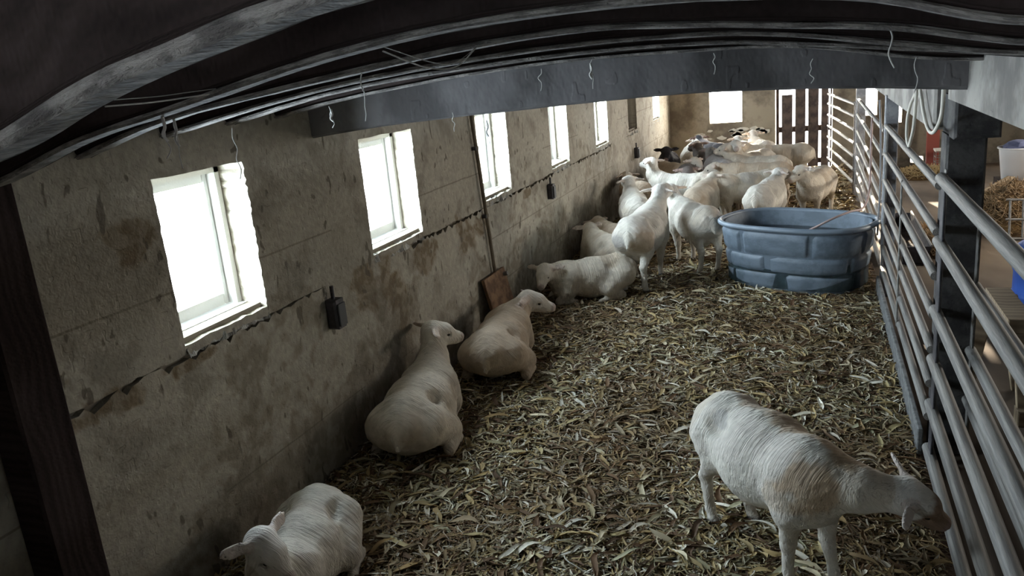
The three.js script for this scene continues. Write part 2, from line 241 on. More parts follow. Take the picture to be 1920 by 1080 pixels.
// posts further down the fence line
for (const [x, z, w, lab] of [[3.37, -8.05, 0.11, 'grey fence post beside the water tank with a cable tied to it'], [3.37, -13.1, 0.13, 'grey fence post at the far end of the flock']]) { const p = thing('fence_post', lab, 'post', null, [x, 0, z]); part('shaft', box(w, 1.86, w, 0, 0.87, 0, 0.006), mottled([0.50, 0.50, 0.51], [0.64, 0.64, 0.65], 0.7, 2), p); }

// ---------------------------------------------------------------- fence gates
function gate(label, [x0, z0], [x1, z1], rails, r, uprights, extra = {}) {
  const g = thing('pipe_gate', label, 'gate'), dx = x1 - x0, dz = z1 - z0, at = (t) => [x0 + dx * t, z0 + dz * t];
  for (const y of rails) { const [a, b] = [at(0.0), at(1)]; part('rail', rod([a[0], y, a[1]], [b[0], y, b[1]], r, 14), M.steel, g); }
  const turn = Math.atan2(-dz, dx);
  for (const [t, wide, dark, y0, y1, off = 0] of uprights) { const [x, z] = at(t); const u = part('upright', box(wide, y1 - y0, 0.012, 0, (y0 + y1) / 2, 0, 0.003), dark ? M.steelDark : M.steel, g); u.position.set(x + off * dz / Math.hypot(dx, dz), 0, z - off * dx / Math.hypot(dx, dz)); u.rotation.y = turn; }
  if (extra.board) part('bottom_board', box(Math.hypot(dx, dz), extra.board, 0.03, 0, extra.board / 2 - 0.02, 0).rotateY(turn).translate((x0 + x1) / 2 - 0.035, 0, (z0 + z1) / 2), mottled([0.36, 0.36, 0.36], [0.50, 0.50, 0.49], 0.8, 2), g);
  return g;
}
gate('near pipe gate that the head of the feeding sheep reaches through', [3.33, -4.62], [3.33, 0.4], [1.575, 1.245, 0.865, 0.585, 0.32, 0.05], 0.03, [[0.002, 0.05, false, -0.02, 1.62, 0.02], [0.02, 0.1, true, -0.02, 1.6], [0.55, 0.05, false, 0, 1.6, 0.02]]);
gate('second pipe gate standing just behind the near one', [3.53, -4.72], [3.53, 0.4], [1.36, 0.97, 0.60, 0.31], 0.03, [[0.004, 0.05, false, 0, 1.4], [0.5, 0.05, false, 0, 1.4]]);
gate('middle pipe gate between the concrete post and the water tank', [3.33, -4.66], [3.33, -8.0], [1.53, 1.28, 1.04, 0.82, 0.62, 0.42, 0.22], 0.024, [[0.99, 0.045, false, 0, 1.55], [0.5, 0.03, false, 0.2, 1.3, 0.02]], { board: 0.16 });
gate('far pipe gate beside the flock beyond the water tank', [3.33, -8.15], [3.33, -13.0], [1.47, 1.24, 1.0, 0.82, 0.62, 0.42, 0.2], 0.022, [[0.01, 0.045, false, 0, 1.5], [0.985, 0.045, false, 0, 1.5]]);
gate('farthest pipe gate slanting from the last post to the plank door', [3.30, -13.2], [2.98, -16.4], [1.38, 1.2, 1.0, 0.8, 0.6, 0.4, 0.2], 0.022, [[0.01, 0.045, true, 0, 1.42], [0.98, 0.045, true, 0, 1.42]]);

// ---------------------------------------------------------------- sheep: one continuous body per animal, meshed from a distance field
function meshField(prims, cell) {
  let lo = [1e9, 1e9, 1e9], hi = [-1e9, -1e9, -1e9];
  for (const p of prims) for (let k = 0; k < 3; k++) { lo[k] = Math.min(lo[k], p.lo[k]); hi[k] = Math.max(hi[k], p.hi[k]); }
  const n = [0, 1, 2].map((k) => Math.ceil((hi[k] - lo[k]) / cell) + 8), o = lo.map((v) => v - 3.5 * cell), [nx, ny, nz] = n;
  const F = new Float32Array(nx * ny * nz).fill(1);
  for (const p of prims) {
    const m = p.k + 2.5 * cell, a = [], b = [];
    for (let k = 0; k < 3; k++) { a[k] = Math.max(0, Math.floor((p.lo[k] - m - o[k]) / cell)); b[k] = Math.min(n[k] - 1, Math.ceil((p.hi[k] + m - o[k]) / cell)); }
    for (let z = a[2]; z <= b[2]; z++) for (let y = a[1]; y <= b[1]; y++) for (let x = a[0]; x <= b[0]; x++) {
      const i = x + nx * (y + ny * z), d = p.f(o[0] + x * cell, o[1] + y * cell, o[2] + z * cell), c = F[i];
      if (p.cut) { const h = Math.max(p.k - Math.abs(-d - c), 0) / p.k; F[i] = Math.max(-d, c) + h * h * p.k * 0.25; }
      else { const h = Math.max(p.k - Math.abs(d - c), 0) / p.k; F[i] = Math.min(d, c) - h * h * p.k * 0.25; }
    }
  }
  const id = new Int32Array(nx * ny * nz).fill(-1), pos = [], idx = [], S = [0, 1, nx, nx + 1, nx * ny, nx * ny + 1, nx * ny + nx, nx * ny + nx + 1];
  const E = [[0, 1], [0, 2], [0, 4], [1, 3], [1, 5], [2, 3], [2, 6], [3, 7], [4, 5], [4, 6], [5, 7], [6, 7]];
  for (let z = 0; z < nz - 1; z++) for (let y = 0; y < ny - 1; y++) for (let x = 0; x < nx - 1; x++) {
    const i = x + nx * (y + ny * z); let mask = 0; for (let k = 0; k < 8; k++) if (F[i + S[k]] < 0) mask |= 1 << k;
    if (mask === 0 || mask === 255) continue;
    let px = 0, py = 0, pz = 0, c = 0;
    for (const [a, b] of E) { if (((mask >> a) & 1) === ((mask >> b) & 1)) continue; const fa = F[i + S[a]], fb = F[i + S[b]], t = fa / (fa - fb); px += lerp(a & 1, b & 1, t); py += lerp((a >> 1) & 1, (b >> 1) & 1, t); pz += lerp(a >> 2, b >> 2, t); c++; }
    id[i] = pos.length / 3; pos.push(o[0] + (x + px / c) * cell, o[1] + (y + py / c) * cell, o[2] + (z + pz / c) * cell);
  }
  const quad = (a, b, c, d, flip) => (flip ? idx.push(a, c, b, a, d, c) : idx.push(a, b, c, a, c, d));
  for (let z = 1; z < nz - 1; z++) for (let y = 1; y < ny - 1; y++) for (let x = 1; x < nx - 1; x++) {
    const i = x + nx * (y + ny * z), s = F[i] < 0;
    if (s !== F[i + 1] < 0) quad(id[i], id[i - nx], id[i - nx - nx * ny], id[i - nx * ny], !s);
    if (s !== F[i + nx] < 0) quad(id[i], id[i - nx * ny], id[i - nx * ny - 1], id[i - 1], !s);
    if (s !== F[i + nx * ny] < 0) quad(id[i], id[i - 1], id[i - 1 - nx], id[i - nx], !s);
  }
  const g = new THREE.BufferGeometry(); g.setAttribute('position', new THREE.Float32BufferAttribute(pos, 3)); g.setIndex(idx); g.computeVertexNormals(); return g;
}
function capsule(a, b, ra, rb, k) {                              // tapered capsule
  const bx = b[0] - a[0], by = b[1] - a[1], bz = b[2] - a[2], L = bx * bx + by * by + bz * bz || 1e-9;
  return { k, lo: [0, 1, 2].map((i) => Math.min(a[i] - ra, b[i] - rb)), hi: [0, 1, 2].map((i) => Math.max(a[i] + ra, b[i] + rb)),
    f: (x, y, z) => { x -= a[0]; y -= a[1]; z -= a[2]; const t = clamp((x * bx + y * by + z * bz) / L); return Math.hypot(x - bx * t, y - by * t, z - bz * t) - lerp(ra, rb, t); } };
}
function blob(c, r, k, ax = [[1, 0, 0], [0, 1, 0], [0, 0, 1]], cut = false) {   // ellipsoid with its own axes
  const m = Math.max(...r);
  return { k, cut, lo: c.map((v) => v - m), hi: c.map((v) => v + m),
    f: (x, y, z) => { x -= c[0]; y -= c[1]; z -= c[2]; const q = ax.map((d) => d[0] * x + d[1] * y + d[2] * z); const k0 = Math.hypot(q[0] / r[0], q[1] / r[1], q[2] / r[2]), k1 = Math.hypot(q[0] / r[0] ** 2, q[1] / r[1] ** 2, q[2] / r[2] ** 2) || 1e-6; return k0 * (k0 - 1) / k1; } };
}
const arr = (v) => [v.x, v.y, v.z];
const woolMat = new THREE.MeshStandardMaterial({ vertexColors: true, roughness: 0.95, bumpMap: withRepeat(reliefTex, 2.2, 1), bumpScale: 0.012 });
const eyeMat = plain(0.02, 0.014, 0.01, 0.2);
const COATS = {
  white: { wool: [0.66, 0.62, 0.54], skin: [0.64, 0.59, 0.52], patch: [0.50, 0.42, 0.32], face: [0.70, 0.66, 0.60] },
  cream: { wool: [0.60, 0.53, 0.43], skin: [0.58, 0.51, 0.42], patch: [0.44, 0.34, 0.24], face: [0.64, 0.58, 0.49] },
  tan: { wool: [0.48, 0.38, 0.28], skin: [0.46, 0.37, 0.28], patch: [0.33, 0.24, 0.16], face: [0.55, 0.48, 0.40] },
  grey: { wool: [0.36, 0.34, 0.33], skin: [0.34, 0.32, 0.31], patch: [0.22, 0.20, 0.19], face: [0.26, 0.25, 0.24] },
  dark: { wool: [0.05, 0.045, 0.05], skin: [0.04, 0.038, 0.04], patch: [0.03, 0.028, 0.03], face: [0.03, 0.028, 0.03] },
  spot: { wool: [0.58, 0.54, 0.48], skin: [0.5, 0.46, 0.42], patch: [0.10, 0.08, 0.07], face: [0.66, 0.62, 0.57] } };
function sheep(o) {
  const { lie = false, cell = 0.016, s = 1, coat = 'white', neckP = 55, neckY = 0, headP = -15, headY = 0, headR = 0, neckL = 0.27, legs = {}, fat = o.lie ? 1 : 0.94, earDroop = 0.15, earBack = 0.35 } = o, C = COATS[coat], D = Math.PI / 180;
  const P = [], dir = (p, y) => V(Math.cos(p * D) * Math.cos(y * D), Math.sin(p * D), Math.cos(p * D) * Math.sin(y * D)), dy = lie ? -0.285 : 0;
  const cap = (a, b, ra, rb, k) => P.push(capsule(a, b, ra, rb, k));
  cap([-0.28, 0.53 + dy, 0], [0, 0.505 + dy, 0], 0.172 * fat, 0.198 * fat, 0.09); cap([0, 0.505 + dy, 0], [0.27, 0.52 + dy, 0], 0.198 * fat, 0.158 * fat, 0.09);
  cap([-0.38, 0.56 + dy, 0], [-0.3, 0.58 + dy, 0], 0.115, 0.14, 0.08);
  cap([-0.36, 0.655 + dy, 0], [0.30, 0.648 + dy, 0], 0.045, 0.045, 0.07);
  cap([0.34, 0.45 + dy, 0], [0.35, 0.56 + dy, 0], 0.105, 0.12, 0.1);
  for (const e of [-1, 1]) {
    P.push(blob([-0.265, 0.655 + dy, e * 0.095], [0.06, 0.035, 0.035], 0.05)); P.push(blob([-0.42, 0.60 + dy, e * 0.07], [0.045, 0.04, 0.035], 0.05));
    P.push(blob([-0.19, 0.645 + dy, e * 0.155], [0.07, 0.05, 0.03], 0.05, undefined, true));
    if (!lie) {
      const L = legs[e < 0 ? 'l' : 'r'] || {}, hx = L.hind || 0, fx = L.fore || 0;
      cap([-0.33, 0.52, e * 0.085], [-0.28 + hx * 0.3, 0.40, e * 0.11], 0.115, 0.068, 0.05); cap([-0.28 + hx * 0.3, 0.40, e * 0.11], [-0.385 + hx * 0.6, 0.265, e * 0.10], 0.062, 0.034, 0.03);
      cap([-0.385 + hx * 0.6, 0.265, e * 0.10], [-0.35 + hx, 0.085, e * 0.098], 0.034, 0.0255, 0.02); cap([-0.35 + hx, 0.085, e * 0.098], [-0.325 + hx, 0.03, e * 0.10], 0.0265, 0.027, 0.015); cap([-0.325 + hx, 0.024, e * 0.10], [-0.292 + hx, 0.016, e * 0.102], 0.029, 0.023, 0.012);
      cap([0.25, 0.58, e * 0.09], [0.30, 0.41, e * 0.11], 0.085, 0.07, 0.07); cap([0.30, 0.41, e * 0.105], [0.275 + fx * 0.4, 0.225, e * 0.092], 0.062, 0.036, 0.035);
      cap([0.275 + fx * 0.4, 0.225, e * 0.092], [0.268 + fx, 0.075, e * 0.088], 0.0335, 0.0245, 0.02); cap([0.268 + fx, 0.075, e * 0.088], [0.285 + fx, 0.03, e * 0.09], 0.0255, 0.026, 0.015); cap([0.285 + fx, 0.024, e * 0.09], [0.316 + fx, 0.016, e * 0.092], 0.028, 0.022, 0.012);
    } else {
      cap([-0.30, 0.24, e * 0.13], [-0.10, 0.13, e * 0.205], 0.13, 0.085, 0.06); cap([-0.10, 0.12, e * 0.21], [-0.24, 0.06, e * 0.23], 0.06, 0.034, 0.03); cap([-0.24, 0.05, e * 0.235], [-0.05, 0.03, e * 0.24], 0.032, 0.026, 0.02); cap([-0.05, 0.03, e * 0.24], [0.01, 0.022, e * 0.24], 0.028, 0.024, 0.012);
      cap([0.25, 0.30, e * 0.10], [0.31, 0.14, e * 0.13], 0.09, 0.068, 0.07); cap([0.31, 0.13, e * 0.13], [0.42, 0.055, e * 0.12], 0.055, 0.038, 0.035); cap([0.42, 0.05, e * 0.12], [0.24, 0.03, e * 0.13], 0.034, 0.027, 0.02);
    }
  }
  if (!lie) P.push(blob([-0.19, 0.335, 0], [0.10, 0.075, 0.085], 0.06));
  cap([-0.462, 0.615 + dy, 0], [-0.508, 0.47 + dy, 0], 0.027, 0.015, 0.035);
  // neck and head
  const N0 = V(0.345, 0.585 + dy, 0), nd = dir(neckP, neckY), mid = N0.clone().addScaledVector(nd.clone().add(V(0.35, 0, 0)).normalize(), neckL * 0.5), N1 = N0.clone().addScaledVector(nd, neckL);
  cap(arr(N0.clone().addScaledVector(V(-0.06, 0, 0), 1)), arr(mid), 0.128, 0.093, 0.09); cap(arr(mid), arr(N1), 0.093, 0.068, 0.05);
  const hd = dir(headP, headY), lat0 = hd.clone().cross(V(0, 1, 0)).normalize(), up0 = lat0.clone().cross(hd).normalize(), lat = lat0.clone().multiplyScalar(Math.cos(headR * D)).addScaledVector(up0, Math.sin(headR * D)), up = lat.clone().cross(hd).normalize();
  const at = (f, u, l) => arr(N1.clone().addScaledVector(hd, f).addScaledVector(up, u).addScaledVector(lat, l));
  cap(at(0.0, 0.01, 0), at(0.085, 0.012, 0), 0.073, 0.066, 0.05); cap(at(0.075, -0.004, 0), at(0.195, -0.018, 0), 0.060, 0.041, 0.035); cap(at(0.03, -0.04, 0), at(0.175, -0.04, 0), 0.046, 0.029, 0.03);
  P.push(blob(at(0.222, -0.02, 0), [0.022, 0.028, 0.033], 0.02, [arr(hd), arr(up), arr(lat)]));
  const ears = [];
  const axH = [arr(hd), arr(up), arr(lat)];
  for (const e of [-1, 1]) {
    P.push(blob(at(0.075, 0.032, e * 0.043), [0.035, 0.02, 0.022], 0.025, axH));
    P.push(blob(at(0.10, 0.002, e * 0.062), [0.022, 0.012, 0.012], 0.012, axH, true));
    P.push(blob(at(0.236, -0.022, e * 0.016), [0.010, 0.007, 0.007], 0.006, axH, true));
    const ed = lat.clone().multiplyScalar(e).addScaledVector(up, -earDroop).addScaledVector(hd, -earBack).normalize(), en = up.clone().addScaledVector(ed, -up.dot(ed)).addScaledVector(hd, 0.55).normalize(), ew = ed.clone().cross(en).normalize(); en.copy(ew).cross(ed).normalize();
    const base = V(...at(-0.005, 0.035, e * 0.055)); cap(arr(base), arr(base.clone().addScaledVector(ed, 0.045)), 0.024, 0.018, 0.02);
    ears.push(capsule(arr(base.clone().addScaledVector(ed, 0.03)), arr(base.clone().addScaledVector(ed, 0.17)), 0.04, 0.04, 0));
    P.push(blob(arr(base.clone().addScaledVector(ed, 0.09)), [0.075, Math.max(0.011, cell * 0.75), 0.034], 0.014, [arr(ed), arr(en), arr(ew)]));
    P.push(blob(arr(base.clone().addScaledVector(ed, 0.085).addScaledVector(en, Math.max(0.011, cell * 0.75) + 0.006)), [0.05, 0.011, 0.02], 0.008, [arr(ed), arr(en), arr(ew)], true));
  }
  const g = meshField(P, cell), pos = g.attributes.position, nor = g.attributes.normal, col = new Float32Array(pos.count * 3), q = o.seed || 1;
  const headCap = capsule(at(0, 0, 0), at(0.2, -0.02, 0), 0.075, 0.045, 0);
  for (let i = 0; i < pos.count; i++) {
    let x = pos.getX(i), y = pos.getY(i), z = pos.getZ(i);
    const hdist = headCap.f(x, y, z), f = (x - N1.x) * hd.x + (y - N1.y) * hd.y + (z - N1.z) * hd.z, isEar = ears[0].f(x, y, z) < 0 || ears[1].f(x, y, z) < 0, isHead = hdist < 0.03 || isEar;
    // shearing ridges
    const ridge = isHead ? 0.001 : 0.005 * (fbm(x * 22 + q, y * 34, z * 22 + q * 3, 3) - 0.5) * 2;
    pos.setXYZ(i, x + nor.getX(i) * ridge, y + nor.getY(i) * ridge, z + nor.getZ(i) * ridge);
    const n = fbm(x * 3.2 + q * 5.1, y * 3.2 + 3, z * 3.2 + q, 4), fine = fbm(x * 40 + q, y * 40, z * 40, 3);
    let c = mix3(C.wool, C.skin, smooth(0.4, 0.6, fbm(x * 8 + q, y * 8, z * 8, 3)));
    c = mix3(c, C.patch, (coat === 'spot' ? 0.95 : 0.55) * smooth(coat === 'spot' ? 0.50 : 0.56, coat === 'spot' ? 0.53 : 0.68, n));
    if (o.stainShade) for (const [sx, sy, sz, r, sc, amt] of o.stainShade) { const d = Math.hypot(x - sx, y - sy, z - sz) / r + 0.9 * (fbm(x * 13, y * 13, z * 13 + 4, 3) - 0.5); c = mix3(c, sc, amt * smooth(1, 0.7, d)); }
    if (isHead) c = coat === 'spot' ? mix3(C.face, C.patch, smooth(0.5, 0.54, n)) : (o.faceC && f > 0.055 ? mix3(C.face, o.faceC, smooth(0.055, 0.09, f + 0.05 * (fine - 0.5))) : C.face.slice());
    if (o.blackHead && (hdist < 0.09 || isEar)) c = [0.025, 0.022, 0.026];
    if (isEar && !o.blackHead) c = mix3(c, [0.55, 0.36, 0.30], 0.3);
    if (isHead && f > 0.205) c = mix3(c, [0.30, 0.20, 0.18], 0.55);
    if (!lie && y < 0.05) c = mix3(c, [0.10, 0.085, 0.07], smooth(0.05, 0.03, y)); else if (y < 0.30 && !isHead) c = mix3(c, [0.34, 0.28, 0.21], 0.35 * smooth(0.42, 0.62, fbm(x * 16, y * 12, z * 16 + q, 3)));
    const kk = 0.84 + 0.32 * fine; col[i * 3] = c[0] * kk; col[i * 3 + 1] = c[1] * kk; col[i * 3 + 2] = c[2] * kk;
  }
  g.setAttribute('color', new THREE.BufferAttribute(col, 3)); g.computeVertexNormals();
  { const uv = new Float32Array(pos.count * 2); for (let i = 0; i < pos.count; i++) { uv[i * 2] = pos.getX(i) * 1.6; uv[i * 2 + 1] = (pos.getY(i) + Math.abs(pos.getZ(i))) * 1.1; } g.setAttribute('uv', new THREE.BufferAttribute(uv, 2)); }
  const t = thing('sheep', o.label, 'sheep', 'sheep in the pen', [o.x, o.y || 0, o.z], o.h * D); t.scale.setScalar(s);
  const bodyMesh = part('body', g, woolMat, t);
  if (!o.noEyes) for (const e of [-1, 1]) { const m = part('eye', new THREE.SphereGeometry(0.0135, 10, 8), eyeMat, bodyMesh); m.position.set(...at(0.098, 0.006, e * 0.052)); }
  return t;
}
const TAN = [0.42, 0.29, 0.17], GREYB = [0.30, 0.29, 0.29];
const flock = [
  // foreground
  { x: 2.52, z: -3.5, h: -50, s: 0.95, neckP: -9, neckY: -46, neckL: 0.365, headP: -36, headY: -68,cell: 0.010, coat: 'white', seed: 2, legs: { l: { hind: 0.07, fore: 0.10 }, r: { hind: 0.0, fore: 0.0 } }, stainShade: [[0.12, 0.68, -0.14, 0.2, TAN, 0.8], [0.34, 0.62, -0.12, 0.2, TAN, 0.8], [-0.2, 0.70, -0.1, 0.14, TAN, 0.6], [-0.2, 0.66, 0.14, 0.07, GREYB, 0.5], [0.40, 0.58, 0.08, 0.15, TAN, 0.75], [0.30, 0.5, 0.14, 0.1, TAN, 0.4]], headR: -25, fat: 1.07, label: 'big white sheep standing in the right foreground, head lowered through the gate', faceC: [0.26, 0.17, 0.11] },  // tan patches: brown fleece plus painted shade; grey spot paints the hip hollow shadow
  { x: 0.455, z: -2.735, h: -74, s: 0.87, neckP: 74, neckY: 20, neckL: 0.257, headP: -38, headY: -64,lie: true, cell: 0.011, coat: 'white', seed: 3, label: 'white sheep lying in the bottom left corner with its face to the camera' },
  { x: 0.31, z: -4.30, h: 101, s: 1.022, neckP: 58, neckY: -3.4, neckL: 0.31, headP: -15.9, headY: 52.2,lie: true, cell: 0.011, fat: 1.08, coat: 'cream', seed: 4, label: 'cream sheep lying with its back to the camera, long neck raised, looking right' },
  { x: 0.40, z: -5.57, h: 98, s: 1.025, neckP: 24.2, neckY: 30.8, neckL: 0.261, headP: -16.8, headY: 80.3,lie: true, cell: 0.012, coat: 'tan', seed: 5, label: 'dull brown sheep lying beside the wooden board, looking right' },
  { x: 0.62, z: -7.63, h: 215, s: 0.964, neckP: 23, neckY: -21.9, neckL: 0.222, headP: -28.3, headY: -54.9,lie: true, cell: 0.013, coat: 'cream', seed: 6, label: 'cream sheep lying side-on by the wall with its drooping face to the camera' },
  { x: 0.55, z: -8.63, h: 130.5, s: 1.013, neckP: 30.3, neckY: 12, neckL: 0.22, headP: -23.5, headY: 176.2,lie: true, cell: 0.014, coat: 'cream', seed: 7, label: 'sheep lying against the wall with its face in profile to the right' },
  { x: 0.54, z: -9.19, h: 140, s: 1.017, neckP: 19, neckY: 29.3, neckL: 0.226, headP: -9, headY: 176.6,lie: true, cell: 0.015, coat: 'tan', seed: 8, label: 'half hidden sheep lying farthest back along the wall' },
  // standing in front of the flock
  { x: 1.05, z: -8.15, h: 85.7, s: 1.1, neckP: 48.6, neckY: 16.6, neckL: 0.292, headP: 2.3, headY: 14.5,cell: 0.013, coat: 'white', seed: 9, stainShade: [[-0.42, 0.5, 0.12, 0.16, TAN, 0.6], [-0.44, 0.5, -0.1, 0.1, GREYB, 0.5]], label: 'white sheep standing with its rump to the camera, foremost on the left of the flock' },
  { x: 1.49, z: -8.88, h: 121, s: 1.017, neckP: 41.9, neckY: -11.4, neckL: 0.292, headP: -6.4, headY: -22.3,cell: 0.013, coat: 'white', seed: 10, stainShade: [[-0.42, 0.55, 0.12, 0.14, GREYB, 0.55]], label: 'white sheep standing between the foremost one and the water tank, facing away to the left' },
  { x: 0.64, z: -9.78, h: 107.3, s: 0.983, neckP: 52.1, neckY: -5.3, neckL: 0.268, headP: -5.7, headY: -15,cell: 0.015, coat: 'white', seed: 11, label: 'white sheep facing away beside the left wall, ears spread' },
  { x: 0.41, z: -11.00, h: 114.9, s: 0.981, neckP: 21.7, neckY: -0, neckL: 0.263, headP: -8.5, headY: -12.6,cell: 0.016, coat: 'tan', seed: 12, blackHead: false, label: 'brown-backed sheep close to the wall with its rump to the camera' },
  { x: 0.98, z: -11.31, h: 160.8, s: 1.006, neckP: 69.7, neckY: 3, neckL: 0.29, headP: -2.5, headY: 14.7,cell: 0.016, coat: 'white', seed: 13, label: 'long white sheep standing side-on with its head raised to the left' },
  { x: 1.38, z: -10.33, h: 85.8, s: 0.993, neckP: 34.2, neckY: 19.7, neckL: 0.23, headP: -30.5, headY: 28.3,cell: 0.015, coat: 'cream', seed: 14, label: 'sheep with its rounded rump to the camera and head turned right, behind the tank-side sheep' },
  { x: 1.88, z: -11.03, h: 208, s: 1.026, neckP: 20, neckY: 50, neckL: 0.26, headP: -30, headY: 0,cell: 0.016, coat: 'cream', seed: 15, label: 'cream sheep side-on in the middle of the flock with a bluish mark on its back' , stainShade: [[0.0, 0.66, -0.1, 0.12, GREYB, 0.4]] },
  { x: 2.17, z: -10.33, h: 78.1, s: 0.994, neckP: 41.9, neckY: 11.4, neckL: 0.224, headP: -3.8, headY: 27.6,cell: 0.015, coat: 'white', seed: 16, label: 'white sheep just behind the water tank facing away, both ears showing' },
  { x: 2.76, z: -11.38, h: -107, s: 0.962, neckP: 46.8, neckY: 11.4, neckL: 0.255, headP: -23.1, headY: 33.9,cell: 0.014, coat: 'cream', seed: 17, stainShade: [[0, 0.6, 0.15, 0.2, TAN, 0.4]], label: 'cream sheep standing alone to the right of the flock, facing the camera' },
  { x: 1.98, z: -12.00, h: 170, s: 1.022, neckP: 15, neckY: 0, neckL: 0.27, headP: -20, headY: 0,cell: 0.018, coat: 'tan', seed: 18, label: 'sandy sheep side-on in the middle rows, seen as a long back' },
  { x: 2.24, z: -14.15, h: 172, s: 1.028, neckP: 25, neckY: 0, neckL: 0.27, headP: -30, headY: 0,cell: 0.018, coat: 'cream', seed: 19, label: 'grey-shaded sheep side-on in front of the plank door' },
  { x: 1.82, z: -13.45, h: -122, s: 1.014, neckP: 70, neckY: -1.4, neckL: 0.3, headP: -4, headY: -40,cell: 0.017, coat: 'white', seed: 20, label: 'white sheep with an upright neck, chest to the camera, right of the far window' },
  { x: 1.95, z: -12.72, h: 158, s: 1.031, neckP: 52.9, neckY: 5, neckL: 0.273, headP: -2.5, headY: 4.9,cell: 0.018, coat: 'cream', seed: 21, label: 'cream sheep looking left under the far window' },
  { x: 1.36, z: -12.75, h: 107.9, s: 1.024, neckP: 36.7, neckY: -2.4, neckL: 0.268, headP: -12.6, headY: 200.1,cell: 0.018, coat: 'grey', seed: 22, label: 'dark grey sheep in the middle of the flock with its head turned away' },
  { x: 0.98, z: -12.01, h: -81.9, s: 0.997, neckP: 34, neckY: 0, neckL: 0.235, headP: -17.3, headY: -9,cell: 0.014, coat: 'spot', seed: 23, label: 'spotted sheep staring at the camera over the long white back' },
  { x: 0.65, z: -12.85, h: -44.6, s: 0.95, neckP: 40, neckY: 0, neckL: 0.27, headP: -20, headY: 0,cell: 0.018, coat: 'tan', seed: 24, label: 'dull brown sheep side-on between the black-headed one and the spotted one' },
  { x: 0.68, z: -14.93, h: 91.4, s: 1.038, neckP: 20, neckY: 0, neckL: 0.27, headP: -30, headY: 0,cell: 0.018, coat: 'white', seed: 25, label: 'pale sheep showing only its upright rump in the back rows' },
  { x: 0.40, z: -13.79, h: -83.2, s: 1.01, neckP: 60, neckY: 0, neckL: 0.246, headP: -26.6, headY: 1.2,cell: 0.015, coat: 'dark', blackHead: true, seed: 26, label: 'black sheep at the corner of the walls with its black face to the camera' },
  { x: 1, z: -15.1, h: 121.8, s: 1.022, neckP: 35.9, neckY: -2.1, neckL: 0.258, headP: -22.6, headY: -0.3,cell: 0.018, coat: 'dark', seed: 27, label: 'black sheep in the last row with its back to the far wall' },
  { x: 1.2, z: -13.72, h: 133.2, s: 1.029, neckP: 45.5, neckY: 5.8, neckL: 0.258, headP: -11.5, headY: 0.5,cell: 0.018, coat: 'spot', seed: 28, label: 'black and white sheep in the last row' },
  { x: 1.68, z: -14.5, h: 112.6, s: 1.036, neckP: 30, neckY: 0, neckL: 0.27, headP: -20, headY: 0,cell: 0.018, coat: 'white', seed: 29, label: 'bright white sheep mostly hidden in the last row' },
  { x: 1.86, z: -14.99, h: 108.6, s: 1.036, neckP: 40, neckY: 0, neckL: 0.27, headP: -15, headY: 0,cell: 0.018, coat: 'white', seed: 30, label: 'white sheep farthest back, its back showing beside the upright neck' },
];
flock.forEach(sheep);

